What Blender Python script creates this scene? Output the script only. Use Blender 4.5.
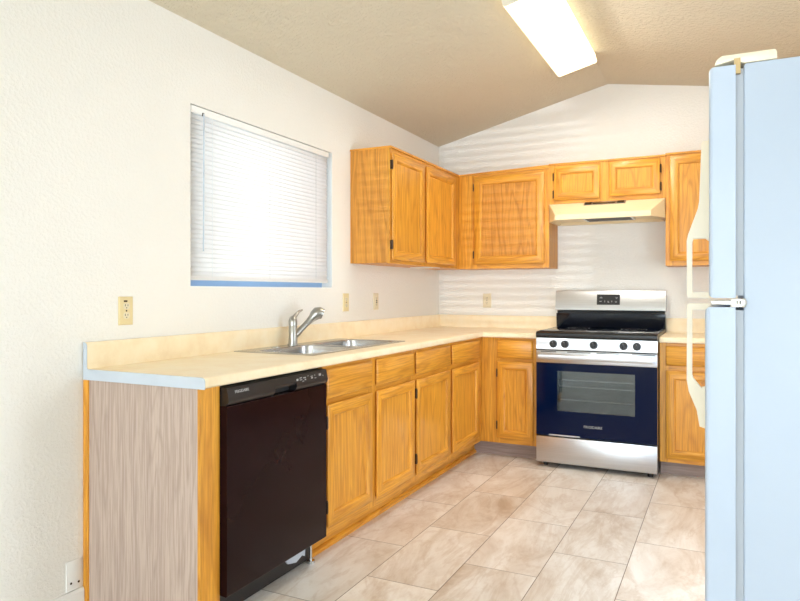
import bpy, bmesh, math, random
from mathutils import Vector, Matrix
random.seed(7)
for o in list(bpy.data.objects): bpy.data.objects.remove(o)
S = bpy.context.scene
COL = S.collection

# ------------------------------------------------------------------ camera, sky, lamps, exposure
CAM = (2.2064, -5.2544, 1.2099)
YAW = 0.456
cd = bpy.data.cameras.new('camera'); cam = bpy.data.objects.new('camera', cd); COL.objects.link(cam)
cam.location = CAM; cam.rotation_euler = (math.pi/2, 0, YAW)
cd.sensor_width = 36; cd.lens = 663.25/800*36; cd.shift_y = -8.77/800; cd.clip_start = .02
S.camera = cam
S.view_settings.view_transform = 'Standard'; S.view_settings.look = 'None'
S.view_settings.gamma = 1; S.view_settings.use_curve_mapping = False
S.view_settings.exposure = 0.53
S.cycles.use_denoising = True
S.cycles.max_bounces = 10; S.cycles.diffuse_bounces = 6
S.cycles.sample_clamp_indirect = 6

W = bpy.data.worlds.new('sky'); S.world = W; W.use_nodes = True
bg = W.node_tree.nodes['Background']
bg.inputs[0].default_value = (.74, .88, 1.0, 1); bg.inputs[1].default_value = 3.4

def lamp(name, kind, loc, rot, energy, col, **kw):
    d = bpy.data.lights.new(name, kind); d.energy = energy; d.color = col
    for k, v in kw.items(): setattr(d, k, v)
    o = bpy.data.objects.new(name, d); COL.objects.link(o); o.location = loc; o.rotation_euler = rot
    return o
# added area lamps for daylight in invented, unseen openings: patio, side window, side doorway
lamp('added_patio_light', 'AREA', (2.1, -10.97, 1.15), (math.pi/2, 0, 0), 90, (.76, .89, 1.0), shape='RECTANGLE', size=1.5, size_y=2.1)
lamp('added_side_light', 'AREA', (2.97, -8.0, 1.35), (0, math.pi/2, 0), 52, (.82, .92, 1.0), shape='RECTANGLE', size=1.7, size_y=1.5)  # side window invented to brighten the left wall
lamp('added_doorway_light', 'AREA', (2.97, -2.4, .95), (0, math.pi/2, 0), 9, (.90, .955, 1.0), shape='RECTANGLE', size=1.8, size_y=.7)  # doorway light added to brighten the left-run doors
# spot in place of a low sun glint, through an invented slatted window, striping the far wall
lamp('sun_glint', 'SPOT', (.12, -26.0, 2.2), (math.radians(88.72), 0, math.radians(-1.2)), 2600, (.93, .97, 1.0), spot_size=math.radians(5.3), spot_blend=.15, shadow_soft_size=.018)

# ------------------------------------------------------------------ materials
def srgb(r, g, b):
    f = lambda c: (c/255/12.92) if c/255 <= .04045 else ((c/255+.055)/1.055)**2.4
    return (f(r), f(g), f(b), 1)
class NT:
    def __init__(s, name):
        s.m = bpy.data.materials.new(name); s.m.use_nodes = True; s.t = s.m.node_tree
        s.b = s.t.nodes['Principled BSDF']; s.out = s.t.nodes['Material Output']
    def n(s, kind, **kw):
        n = s.t.nodes.new(kind)
        for k, v in kw.items():
            if k.startswith('i_'):
                key = k[2:]; key = int(key) if key.isdigit() else key.replace('_', ' ')
                n.inputs[key].default_value = v
            else: setattr(n, k, v)
        return n
    def l(s, a, b): s.t.links.new(a, b)
    def ramp(s, fac, stops):
        r = s.n('ShaderNodeValToRGB'); e = r.color_ramp.elements
        while len(e) < len(stops): e.new(.5)
        for x, (p, c) in zip(e, stops): x.position = p; x.color = c
        s.l(fac, r.inputs[0]); return r.outputs[0]
    def math(s, op, a, b=None, c=None):
        n = s.n('ShaderNodeMath', operation=op)
        for i, v in enumerate((a, b, c)):
            if v is None: continue
            if isinstance(v, (int, float)): n.inputs[i].default_value = v
            else: s.l(v, n.inputs[i])
        return n.outputs[0]
    def mix(s, fac, a, b, mode='MIX'):
        n = s.n('ShaderNodeMix', data_type='RGBA', blend_type=mode)
        for i, v in ((0, fac), (6, a), (7, b)):
            if isinstance(v, (int, float, tuple)): n.inputs[i].default_value = v
            else: s.l(v, n.inputs[i])
        return n.outputs[2]
    def bump(s, h, strength, dist):
        n = s.n('ShaderNodeBump', i_Strength=strength, i_Distance=dist); s.l(h, n.inputs['Height']); s.l(n.outputs[0], s.b.inputs['Normal'])
    def coords(s, scale=(1, 1, 1), jitter=True):
        tc = s.n('ShaderNodeTexCoord'); mp = s.n('ShaderNodeMapping'); mp.inputs['Scale'].default_value = scale
        s.l(tc.outputs['Object'], mp.inputs[0])
        if jitter:
            oi = s.n('ShaderNodeObjectInfo'); mu = s.n('ShaderNodeVectorMath', operation='MULTIPLY_ADD')
            cb = s.n('ShaderNodeCombineXYZ'); r = s.math('MULTIPLY', oi.outputs['Random'], 37.0)
            for i in range(3): s.l(r, cb.inputs[i])
            ad = s.n('ShaderNodeVectorMath', operation='ADD'); s.l(mp.outputs[0], ad.inputs[0]); s.l(cb.outputs[0], ad.inputs[1])
            return ad.outputs[0]
        return mp.outputs[0]
    def noise(s, vec, scale, detail=3, rough=.5, dist=0):
        n = s.n('ShaderNodeTexNoise', i_Scale=scale, i_Detail=detail, i_Roughness=rough, i_Distortion=dist); s.l(vec, n.inputs['Vector']); return n.outputs[0]
    def set(s, base=None, rough=None, metal=None, spec=None, **kw):
        b = s.b
        if base is not None:
            if isinstance(base, tuple): b.inputs['Base Color'].default_value = base
            else: s.l(base, b.inputs['Base Color'])
        if rough is not None: b.inputs['Roughness'].default_value = rough
        if metal is not None: b.inputs['Metallic'].default_value = metal
        if spec is not None: b.inputs['Specular IOR Level'].default_value = spec
        for k, v in kw.items(): b.inputs[k].default_value = v
        return s.m

def plain(name, c, rough=.5, metal=0, spec=.5, mottle=.05, **kw):
    t = NT(name); v = t.coords((1, 1, 1)); n = t.noise(v, 9, 3)
    k = 1-mottle
    return t.set(t.ramp(n, [(.3, (c[0]*k, c[1]*k, c[2]*k, 1)), (.7, c)]), rough, metal, spec, **kw)

def oak(name, horizontal, dark, mid, light, rough=.34, cath=.45):
    t = NT(name)
    if horizontal: sc1, sc2, sc3 = (.9, .9, 10), (5, 5, 170), (1.2, 1.2, 34)
    else: sc1, sc2, sc3 = (10, 10, .9), (170, 170, 5), (34, 34, 1.2)
    v1 = t.coords(sc1); big = t.noise(v1, 1.0, 2, .45, .25)
    rings = t.math('FRACT', t.math('MULTIPLY', big, 9.0))
    tri = t.math('ABSOLUTE', t.math('SUBTRACT', rings, .5))
    base = t.ramp(t.noise(t.coords(sc3), 1.0, 4, .6), [(.25, mid), (.75, light)])
    c1 = t.mix(t.math('MULTIPLY', t.ramp(tri, [(.0, (1, 1, 1, 1)), (.24, (0, 0, 0, 1))]), cath), base, dark)
    pores = t.ramp(t.noise(t.coords(sc2), 1.0, 3, .65), [(.42, (1, 1, 1, 1)), (.56, (0, 0, 0, 1))])
    c2 = t.mix(t.math('MULTIPLY', pores, .38), c1, dark)
    oi = t.n('ShaderNodeObjectInfo'); hv = t.n('ShaderNodeHueSaturation')
    t.l(t.math('MULTIPLY_ADD', oi.outputs['Random'], .16, .92), hv.inputs['Value']); t.l(c2, hv.inputs['Color'])
    t.bump(pores, .12, .0006)
    return t.set(hv.outputs[0], rough, 0, .5)

M = {}
OD, OM, OL = srgb(166, 98, 20), srgb(216, 146, 44), srgb(234, 170, 62)
M['oak_v'] = oak('oak_vertical_grain', False, OD, OM, OL)
M['oak_h'] = oak('oak_horizontal_grain', True, OD, OM, OL)
M['veneer'] = oak('oak_veneer', False, srgb(162, 98, 26), srgb(208, 140, 50), srgb(222, 156, 62), .42, .55)
M['laminate'] = oak('pale_woodgrain_laminate', False, srgb(138, 114, 100), srgb(182, 162, 150), srgb(197, 178, 165), .45, .30)
M['kick'] = oak('grey_toe_kick', True, srgb(120, 100, 92), srgb(150, 130, 122), srgb(172, 152, 142), .5, .3)

def wallmat(name, c, scale, strength, rough, lo=.45, hi=.62):
    t = NT(name); v = t.coords((1, 1, 1), False)
    n = t.noise(v, scale, 4, .55); h = t.ramp(n, [(lo, (0, 0, 0, 1)), (hi, (1, 1, 1, 1))])
    t.bump(h, strength, .004)
    col = t.ramp(t.noise(v, 1.2, 3), [(.3, (c[0]*.96, c[1]*.96, c[2]*.95, 1)), (.7, c)])
    return t.set(col, rough, 0, .5)
M['wall'] = wallmat('textured_cream_wall', srgb(239, 237, 232), 72, .26, .36)
M['ceiling'] = wallmat('textured_ceiling', srgb(216, 206, 184), 46, .85, .8)
M['trim'] = plain('white_painted_trim', srgb(240, 240, 238), .35, mottle=.02)

# floor: 0.33 x 0.667 m stone-look tiles laid lengthways, each column shifted
def floormat():
    t = NT('stone_floor_tile'); tc = t.n('ShaderNodeTexCoord'); sp = t.n('ShaderNodeSeparateXYZ'); t.l(tc.outputs['Object'], sp.inputs[0])
    u = t.math('DIVIDE', t.math('SUBTRACT', sp.outputs[0], .182), .327)
    col = t.math('FLOOR', u); fu = t.math('SUBTRACT', u, col)
    sh = t.math('MULTIPLY_ADD', col, -.303, 2.415+.303)
    w = t.math('DIVIDE', t.math('ADD', sp.outputs[1], sh), .667)
    row = t.math('FLOOR', w); fw = t.math('SUBTRACT', w, row)
    du = t.math('MULTIPLY', t.math('MINIMUM', fu, t.math('SUBTRACT', 1.0, fu)), .327)
    dw = t.math('MULTIPLY', t.math('MINIMUM', fw, t.math('SUBTRACT', 1.0, fw)), .667)
    d = t.math('MINIMUM', du, dw)
    g = t.ramp(t.math('MULTIPLY', d, 100), [(.12, (1, 1, 1, 1)), (.22, (0, 0, 0, 1))])
    cb = t.n('ShaderNodeCombineXYZ'); t.l(col, cb.inputs[0]); t.l(row, cb.inputs[1])
    wn = t.n('ShaderNodeTexWhiteNoise', noise_dimensions='3D'); t.l(cb.outputs[0], wn.inputs['Vector'])
    off = t.n('ShaderNodeVectorMath', operation='SCALE'); t.l(wn.outputs['Color'], off.inputs[0]); off.inputs['Scale'].default_value = 30
    mp = t.n('ShaderNodeMapping'); mp.inputs['Rotation'].default_value = (0, 0, .75); mp.inputs['Scale'].default_value = (2.6, 1.0, 1)
    t.l(tc.outputs['Object'], mp.inputs[0])
    ad = t.n('ShaderNodeVectorMath', operation='ADD'); t.l(mp.outputs[0], ad.inputs[0]); t.l(off.outputs[0], ad.inputs[1])
    n1 = t.noise(ad.outputs[0], 1.5, 8, .66, .9); n2 = t.noise(ad.outputs[0], 9, 5, .65, .8)
    c = t.ramp(n1, [(.26, srgb(184, 162, 140)), (.40, srgb(216, 204, 192)), (.55, srgb(234, 228, 221)), (.72, srgb(242, 238, 234))])
    veins = t.ramp(t.math('ABSOLUTE', t.math('SUBTRACT', t.noise(ad.outputs[0], 1.1, 6, .62, 1.2), .5)), [(.0, (1, 1, 1, 1)), (.035, (0, 0, 0, 1))])
    c = t.mix(t.math('MULTIPLY', veins, .28), c, srgb(182, 154, 126))
    c = t.mix(t.math('MULTIPLY', t.ramp(n2, [(.36, (1, 1, 1, 1)), (.5, (0, 0, 0, 1))]), .22), c, srgb(190, 168, 144))
    hv = t.n('ShaderNodeHueSaturation'); t.l(c, hv.inputs['Color']); t.l(t.math('MULTIPLY_ADD', wn.outputs['Value'], .12, .92), hv.inputs['Value'])
    c = t.mix(g, hv.outputs[0], srgb(120, 102, 86))
    t.bump(t.math('SUBTRACT', 1.0, g), .4, .002)
    return t.set(c, .34, 0, .5)
M['floor'] = floormat()

def countermat():
    t = NT('cream_laminate_worktop'); v = t.coords((1, 1, 1), False)
    c = t.ramp(t.noise(v, 7, 5, .65), [(.3, srgb(238, 216, 178)), (.5, srgb(245, 228, 194)), (.72, srgb(248, 235, 208))])
    return t.set(c, .38, 0, .5)
M['counter'] = countermat()
M['cap'] = plain('pale_end_cap_laminate', srgb(196, 205, 216), .5, mottle=.06)
M['black'] = plain('black_plastic', srgb(26, 24, 26), .32, mottle=.3)
M['black_gloss'] = plain('dishwasher_black_enamel', srgb(34, 15, 17), .2, spec=.08, mottle=.3)
M['dark'] = plain('dark_recess', srgb(14, 13, 14), .6)
M['glass_reflect'] = plain('reflection_blue_oven_glass', srgb(0, 12, 46), .05, spec=.16, mottle=0)  # blue of reflected daylight put into the base colour
M['glass_top'] = plain('black_ceramic_glass', srgb(8, 13, 26), .08, spec=.5, mottle=0)
M['range_black'] = plain('range_black_enamel', srgb(13, 13, 16), .28, mottle=.1)
M['grey_text'] = plain('grey_print', srgb(170, 170, 170), .5)
M['bronze'] = plain('dark_bronze_hinge', srgb(70, 52, 38), .4, .7)
M['chrome'] = plain('chrome', srgb(205, 205, 205), .18, 1, mottle=.03)
M['nickel'] = plain('brushed_nickel', srgb(176, 174, 168), .32, 1, mottle=.05)
def steel(name, c, rough, axis):
    t = NT(name); sc = {'x': (1.5, 200, 200), 'y': (200, 1.5, 200)}[axis]
    n = t.noise(t.coords(sc), 1.0, 3, .6)
    k = .88
    col = t.ramp(n, [(.3, (c[0]*k, c[1]*k, c[2]*k, 1)), (.7, c)])
    t.bump(n, .05, .0003)
    return t.set(col, rough, 1)
M['steel'] = steel('stainless_steel', srgb(206, 208, 212), .30, 'x')
M['sink'] = steel('sink_steel', srgb(196, 196, 196), .26, 'y')
M['almond'] = plain('almond_enamel', srgb(250, 240, 216), .35, mottle=.03)
M['brass'] = plain('dull_brass', srgb(186, 162, 118), .4, .6)
M['hood'] = plain('almond_hood_enamel', srgb(240, 221, 180), .35, mottle=.03)
M['ivory'] = plain('ivory_plastic', srgb(226, 208, 160), .35, mottle=.04)
M['ivory_pale'] = plain('pale_ivory_plastic', srgb(228, 216, 186), .35, mottle=.04)
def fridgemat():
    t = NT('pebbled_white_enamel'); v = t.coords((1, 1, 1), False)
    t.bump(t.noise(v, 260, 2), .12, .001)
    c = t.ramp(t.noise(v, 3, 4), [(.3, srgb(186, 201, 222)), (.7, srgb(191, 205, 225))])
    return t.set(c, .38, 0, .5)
M['fridge'] = fridgemat()
M['gasket'] = plain('grey_gasket', srgb(186, 192, 200), .6)
M['filter'] = plain('dark_mesh_filter', srgb(70, 54, 42), .5, .5, mottle=.4)
M['slat'] = None
def slatmat():
    t = NT('white_blind_slats'); tr = t.n('ShaderNodeBsdfTranslucent'); tr.inputs[0].default_value = srgb(252, 247, 243)
    v = t.coords((1, 1, 1)); t.set(t.ramp(t.noise(v, 5), [(.3, srgb(248, 244, 238)), (.7, srgb(251, 248, 243))]), .4, 0, .5)
    mx = t.n('ShaderNodeMixShader'); mx.inputs[0].default_value = .55
    t.l(t.b.outputs[0], mx.inputs[1]); t.l(tr.outputs[0], mx.inputs[2]); t.l(mx.outputs[0], t.out.inputs[0]); return t.m
M['slat'] = slatmat()
M['blue'] = plain('blue_grey_window_frame', srgb(150, 184, 222), .45)
def glassmat(name, tint, fac):
    t = NT(name); tr = t.n('ShaderNodeBsdfTransparent'); tr.inputs[0].default_value = tint
    gl = t.n('ShaderNodeBsdfGlossy'); gl.inputs['Roughness'].default_value = .03
    fr = t.n('ShaderNodeFresnel'); fr.inputs[0].default_value = 1.5
    f = t.math('ADD', t.math('MULTIPLY', t.noise(t.coords(), 2), .02), t.math('MULTIPLY_ADD', fr.outputs[0], 1.0, fac))
    mx = t.n('ShaderNodeMixShader'); t.l(f, mx.inputs[0]); t.l(tr.outputs[0], mx.inputs[1]); t.l(gl.outputs[0], mx.inputs[2])
    t.l(mx.outputs[0], t.out.inputs[0]); return t.m
M['glass'] = glassmat('window_glass', (.96, .98, 1, 1), 0)
M['oven_glass'] = glassmat('oven_window_glass', (.55, .62, .66, 1), .05)
M['oven_in'] = plain('reflection_grey_cavity', srgb(104, 128, 128), .5, mottle=.25)  # grey-green of the pane's reflection painted into the cavity colour
def emis(name, c, st):
    t = NT(name); n = t.noise(t.coords((1, 1, 1)), 4)
    col = t.ramp(n, [(.3, c), (.7, (min(1, c[0]*1.02), c[1], c[2], 1))])
    t.set(c, .4); t.l(col, t.b.inputs['Emission Color']); t.b.inputs['Emission Strength'].default_value = st; return t.m
M['diffuser'] = emis('lit_acrylic_diffuser', (1.0, .92, .68, 1), 1.0)
M['tube_glow'] = emis('glowing_tube', (1.0, .965, .89, 1), 41.0)
M['fixture'] = plain('white_fixture_metal', srgb(236, 230, 214), .4)

# ------------------------------------------------------------------ mesh helpers (world coordinates)
def bm_box(bm, x0, x1, y0, y1, z0, z1, mi=0):
    v = [bm.verts.new(p) for p in [(x0,y0,z0),(x1,y0,z0),(x1,y1,z0),(x0,y1,z0),(x0,y0,z1),(x1,y0,z1),(x1,y1,z1),(x0,y1,z1)]]
    for q in [(3,2,1,0),(4,5,6,7),(0,1,5,4),(1,2,6,5),(2,3,7,6),(3,0,4,7)]:
        bm.faces.new([v[i] for i in q]).material_index = mi
    return v
def box(*a, bevel=0, seg=2):
    bm = bmesh.new(); bm_box(bm, *a)
    if bevel: bmesh.ops.bevel(bm, geom=bm.edges[:], offset=bevel, segments=seg, affect='EDGES', profile=.5)
    return bm
def boxes(lst, bevel=0):
    bm = bmesh.new()
    for b in lst: bm_box(bm, *b)
    if bevel: bmesh.ops.bevel(bm, geom=bm.edges[:], offset=bevel, segments=2, affect='EDGES', profile=.5)
    return bm
def prism(pts, vec, bevel=0, seg=2):
    bm = bmesh.new(); vec = Vector(vec)
    a = [bm.verts.new(p) for p in pts]; b = [bm.verts.new(Vector(p)+vec) for p in pts]
    bm.faces.new(a); bm.faces.new(b[::-1]); n = len(pts)
    for i in range(n): bm.faces.new([a[(i+1) % n], a[i], b[i], b[(i+1) % n]])
    bmesh.ops.recalc_face_normals(bm, faces=bm.faces[:])
    if bevel: bmesh.ops.bevel(bm, geom=bm.edges[:], offset=bevel, segments=seg, affect='EDGES', profile=.5)
    return bm
def tube(pts, r, n=14, bm=None, cap=True):
    bm = bm or bmesh.new(); P = [Vector(p) for p in pts]; rs = r if isinstance(r, (list, tuple)) else [r]*len(P); rings = []
    u = None
    for i, p in enumerate(P):
        d = (P[min(i+1, len(P)-1)]-P[max(i-1, 0)]).normalized()
        if u is None: u = d.orthogonal().normalized()
        else: u = (u-d*u.dot(d)).normalized()
        w = d.cross(u); rings.append([bm.verts.new(p+(u*math.cos(2*math.pi*k/n)+w*math.sin(2*math.pi*k/n))*rs[i]) for k in range(n)])
    for a, b in zip(rings, rings[1:]):
        for k in range(n): bm.faces.new([a[k], a[(k+1) % n], b[(k+1) % n], b[k]])
    if cap: bm.faces.new(rings[0][::-1]); bm.faces.new(rings[-1])
    return bm
def smooth(o, ang=40):
    for p in o.data.polygons: p.use_smooth = True
    try: o.data.set_sharp_from_angle(angle=math.radians(ang))
    except Exception: pass
    return o
def thing(name, label, cat, loc, group=None):
    o = bpy.data.objects.new(name, None); COL.objects.link(o); o.location = loc; o.empty_display_size = .1
    o['label'] = label; o['category'] = cat
    if group: o['group'] = group
    return o
def wloc(o):
    v = Vector((0, 0, 0))
    while o is not None: v += Vector(o.location); o = o.parent
    return v
def part(name, bm, mat, parent=None, origin=None, label=None, sm=True):
    """link bm (built in world coordinates) as one mesh object"""
    org = Vector(origin) if origin is not None else (wloc(parent) if parent else Vector((0, 0, 0)))
    bmesh.ops.translate(bm, verts=bm.verts[:], vec=-org)
    me = bpy.data.meshes.new(name); bm.to_mesh(me); bm.free()
    for m in (mat if isinstance(mat, (list, tuple)) else [mat]): me.materials.append(M[m])
    o = bpy.data.objects.new(name, me); COL.objects.link(o)
    if parent: o.parent = parent; o.location = org-wloc(parent)
    else: o.location = org
    if label: o['label'] = label
    if sm: smooth(o)
    return o
def tag(o, label, cat, group=None):
    o['label'] = label; o['category'] = cat
    if group: o['group'] = group
    return o
def struct(name, bm, mat, parent=None, sm=False):
    o = part(name, bm, mat, parent, sm=sm)
    if not parent: o['kind'] = 'structure'
    return o
def text(name, s, size, origin, right, up, mat, parent, depth=.0006, align='CENTER'):
    c = bpy.data.curves.new(name, 'FONT'); c.body = s; c.size = size; c.extrude = depth; c.align_x = align; c.align_y = 'CENTER'; c.resolution_u = 2
    t = bpy.data.objects.new(name, c); COL.objects.link(t); bpy.context.view_layer.update()
    me = bpy.data.meshes.new_from_object(t.evaluated_get(bpy.context.evaluated_depsgraph_get()))
    bpy.data.objects.remove(t); bpy.data.curves.remove(c)
    r, u = Vector(right), Vector(up); n = r.cross(u)
    mx = Matrix((r, u, n)).transposed().to_4x4(); mx.translation = Vector(origin)-wloc(parent)
    me.transform(mx); me.materials.append(M[mat]); me.name = name
    o = bpy.data.objects.new(name, me); COL.objects.link(o); o.parent = parent; return o
# a local frame on a cabinet face: P(u, v, w) -> world, w outwards
class Face:
    def __init__(s, o, u): s.o = Vector(o); s.u = Vector(u); s.v = Vector((0, 0, 1)); s.w = s.u.cross(s.v)
    def __call__(s, u, v, w): return s.o+s.u*u+s.v*v+s.w*w
LEFT = lambda x: Face((x, 0, 0), (0, 1, 0))       # faces +x, u = y
BACK = lambda y: Face((0, y, 0), (1, 0, 0))       # faces -y, u = x
def ring_mesh(F, loops, close_back=True, close_front=False, split=True):
    bm = bmesh.new(); R = []
    for (u0, u1, v0, v1, w) in loops: R.append([bm.verts.new(F(*p)) for p in ((u0,v0,w),(u1,v0,w),(u1,v1,w),(u0,v1,w))])
    for a, b in zip(R, R[1:]):
        for k in range(4):
            f = bm.faces.new([a[k], a[(k+1) % 4], b[(k+1) % 4], b[k]])
            f.material_index = 1 if (split and k in (0, 2)) else 0
    if close_back: bm.faces.new(R[0][::-1])
    if close_front: bm.faces.new(R[-1])
    bmesh.ops.recalc_face_normals(bm, faces=bm.faces[:]); return bm
def inset(u0, u1, v0, v1, i, w): return (u0+i, u1-i, v0+i, v1-i, w)
def hinge(F, u, v, w, parent):
    bm = bmesh.new(); a = []
    p0 = F(u-.006, v-.028, -.001); p1 = F(u+.006, v+.028, w*.75)
    xs = sorted((p0.x, p1.x)); ys = sorted((p0.y, p1.y)); bm_box(bm, xs[0], xs[1], ys[0], ys[1], p0.z, p1.z)
    tube([F(u, v-.024, w*.8), F(u, v+.024, w*.8)], .0055, 8, bm)
    tube([F(u, v-.03, w*.8), F(u, v-.024, w*.8)], .0035, 8, bm); tube([F(u, v+.024, w*.8), F(u, v+.03, w*.8)], .0035, 8, bm)
    return part('hinge', bm, 'bronze', parent)
def door(F, u0, u1, v0, v1, parent, side=None, fw=.055, t=.019, hz=None, panel='oak_v'):
    a = (u0, u1, v0, v1)
    bm = ring_mesh(F, [inset(*a, .008, .0005), inset(*a, .007, .006), inset(*a, 0, .010), inset(*a, .001, t-.003), inset(*a, .005, t), inset(*a, fw-.005, t), inset(*a, fw-.001, t-.004), inset(*a, fw+.001, t-.0045), inset(*a, fw+.006, t-.0125)])
    d = part('door', bm, ['oak_v', 'oak_h'], parent, origin=F((u0+u1)/2, (v0+v1)/2, 0))
    i = inset(*a, fw+.0058, t-.0124)
    bm = ring_mesh(F, [i[:4]+(t-.0155,), i], close_front=True, split=False)
    part('panel', bm, panel, d, origin=F((u0+u1)/2, (v0+v1)/2, 0))
    if side:
        for z in (hz or (v0+.10, v1-.08)): hinge(F, u0-.003 if side == 'l' else u1+.003, z, t, d)
    return d
def drawer(F, u0, u1, v0, v1, parent, t=.019, name='drawer'):
    a = (u0, u1, v0, v1)
    bm = ring_mesh(F, [inset(*a, .008, .0005), inset(*a, .007, .006), inset(*a, 0, .010), inset(*a, .002, t-.005), inset(*a, .012, t)], close_front=True, split=False)
    return part(name, bm, 'oak_h', parent, origin=F((u0+u1)/2, (v0+v1)/2, 0))

# ------------------------------------------------------------------ room
RX, RZ, HL, SR, XR = 1.401, 2.799, 2.4516, .16, 2.95
YB = -11.0
def zc(x): return HL+.248*x if x < RX else RZ-SR*(x-RX)
struct('floor', box(-.14, XR+.14, YB-.14, .14, -.1, 0), 'floor')
cp = [(-.14, YB-.14, zc(-.14)), (RX, YB-.14, RZ), (XR+.14, YB-.14, zc(XR+.14)), (XR+.14, YB-.14, zc(XR+.14)+.12), (RX, YB-.14, RZ+.12), (-.14, YB-.14, zc(-.14)+.12)]
struct('ceiling', prism(cp, (0, -YB+.28, 0)), 'ceiling')
gable = lambda y: [(-.14, y, 0), (XR+.14, y, 0), (XR+.14, y, zc(XR+.14)), (RX, y, RZ), (-.14, y, zc(-.14))]
struct('wall_back', prism(gable(0), (0, .14, 0)), 'wall')
WY0, WY1, WZ0, WZ1 = -2.942, -1.721, 1.230, 2.077
t_ = zc(0)
struct('wall_left', boxes([(-.14, 0, YB, WY0, 0, t_), (-.14, 0, WY1, 0, 0, t_), (-.14, 0, WY0, WY1, 0, WZ0), (-.14, 0, WY0, WY1, WZ1, t_)]), 'wall')
SY0, SY1, SZ0, SZ1 = -8.8, -7.2, .5, 2.2
tr_ = zc(XR)
struct('wall_right', boxes([(XR, XR+.14, YB, SY0, 0, tr_), (XR, XR+.14, SY1, -2.85, 0, tr_), (XR, XR+.14, -2.85, -1.95, 2.05, tr_), (XR, XR+.14, -1.95, 0, 0, tr_), (XR, XR+.14, SY0, SY1, 0, SZ0), (XR, XR+.14, SY0, SY1, SZ1, tr_)]), 'wall')  # window and doorway holes invented to let daylight in
# wall behind the camera: invented slatted window on the left, invented wide patio opening on the right
struct('wall_front', boxes([(-.14, .06, YB-.14, YB, 0, 2.46), (.06, .80, YB-.14, YB, 0, 1.334), (.06, .80, YB-.14, YB, 2.40, 2.45), (.80, 1.34, YB-.14, YB, 0, 2.64), (1.34, 2.8, YB-.14, YB, 2.15, 2.58), (2.8, XR+.14, YB-.14, YB, 0, 2.53)]), 'wall')
struct('baseboard_left', prism([(0, YB, 0), (.013, YB, 0), (.013, YB, .075), (.008, YB, .085), (0, YB, .085)], (0, -3.5145-YB, 0)), 'trim')
# window in the left wall
w = struct('window_1', boxes([(-.115, -.075, WY0, WY1, WZ0, WZ0+.045), (-.115, -.075, WY0, WY1, WZ1-.04, WZ1), (-.115, -.075, WY0, WY0+.04, WZ0+.045, WZ1-.04), (-.115, -.075, WY1-.04, WY1, WZ0+.045, WZ1-.04)]), 'blue')
struct('window_pane', box(-.098, -.094, WY0+.035, WY1-.035, WZ0+.04, WZ1-.035), 'glass', w)
struct('window_sill', box(-.075, -.001, WY0, WY1, WZ0, WZ0+.006), 'trim', w)
# invented, unseen openings behind the camera; slats shaped to throw the stripes
w2 = struct('unseen_slat_window', boxes([(.06, .80, YB-.06, YB-.01, 1.334, 1.35), (.06, .075, YB-.06, YB-.01, 1.35, 2.40), (.785, .80, YB-.06, YB-.01, 1.35, 2.40)]), 'trim')
struct('window_slats', boxes([(.076, .784, YB-.05, YB-.012, 1.36+k*.0385, 1.36+k*.0385+.018) for k in range(27)]), 'trim', w2)
d1 = struct('added_patio_frame', boxes([(1.34, 1.38, YB-.08, YB-.02, 0, 2.15), (2.76, 2.8, YB-.08, YB-.02, 0, 2.15), (2.04, 2.10, YB-.08, YB-.02, 0, 2.11), (1.38, 2.76, YB-.08, YB-.02, 2.11, 2.15)]), 'trim')  # frame of the invented patio opening, out of view
d2 = struct('added_doorway', boxes([(XR+.04, XR+.10, -2.85, -2.79, 0, 2.05), (XR+.04, XR+.10, -2.01, -1.95, 0, 2.05), (XR+.04, XR+.10, -2.79, -2.01, 1.98, 2.05), (XR+.04, XR+.10, -2.79, -2.01, 0, .10)]), 'trim')  # frame of the added doorway, unseen, for light on the left run
w3 = struct('added_side_window', boxes([(XR+.05, XR+.09, SY0, SY1, SZ0, SZ0+.04), (XR+.05, XR+.09, SY0, SY1, SZ1-.04, SZ1), (XR+.05, XR+.09, SY0, SY0+.04, SZ0+.04, SZ1-.04), (XR+.05, XR+.09, SY1-.04, SY1, SZ0+.04, SZ1-.04)]), 'trim')  # frame of the added side window, unseen, for light on the left wall

# ------------------------------------------------------------------ blind in the left window
b = thing('window_blind', 'white horizontal slat blind drawn down over the window above the sink', 'blind', (-.02, (WY0+WY1)/2, WZ0+.05))
BY0, BY1 = WY0+.008, WY1-.035
part('headrail', box(-.032, -.002, BY0, BY1, WZ1-.036, WZ1-.004, bevel=.002), 'trim', b)
bm = bmesh.new(); n = 34; z0, z1 = WZ0+.062, WZ1-.05
for k in range(n):
    z = z0+(z1-z0)*k/(n-1); a = math.radians(68); prev = None
    for j in range(5):
        q = (j-2)/2*.0135; bow = .0016*(1-(j-2)**2/4)
        x = -.017+q*math.cos(a)+bow*math.sin(a); zz = z-q*math.sin(a)+bow*math.cos(a)
        cur = [bm.verts.new((x, BY0+.003, zz)), bm.verts.new((x, BY1-.003, zz))]
        if prev: bm.faces.new([prev[0], prev[1], cur[1], cur[0]])
        prev = cur
o = part('slats', bm, 'slat', b); sd = o.modifiers.new('thick', 'SOLIDIFY'); sd.thickness = .0008
part('bottom_rail', box(-.03, -.006, BY0, BY1, WZ0+.034, WZ0+.052, bevel=.003), 'slat', b)
for y in (BY0+.14, (BY0+BY1)/2, BY1-.14):
    part('ladder_cord', boxes([(-.0035, -.0025, y-.0012, y+.0012, WZ0+.05, WZ1-.036)]), 'trim', b)
part('tilt_wand', tube([(.003, BY0+.075, WZ1-.03), (.004, BY0+.075, WZ1-.06), (.004, BY0+.072, WZ0+.17)], .0035, 8), 'cap', b)
part('valance_clip', box(-.004, .002, BY0+.07, BY0+.08, WZ1-.04, WZ1-.026), 'bronze', b)

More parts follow.
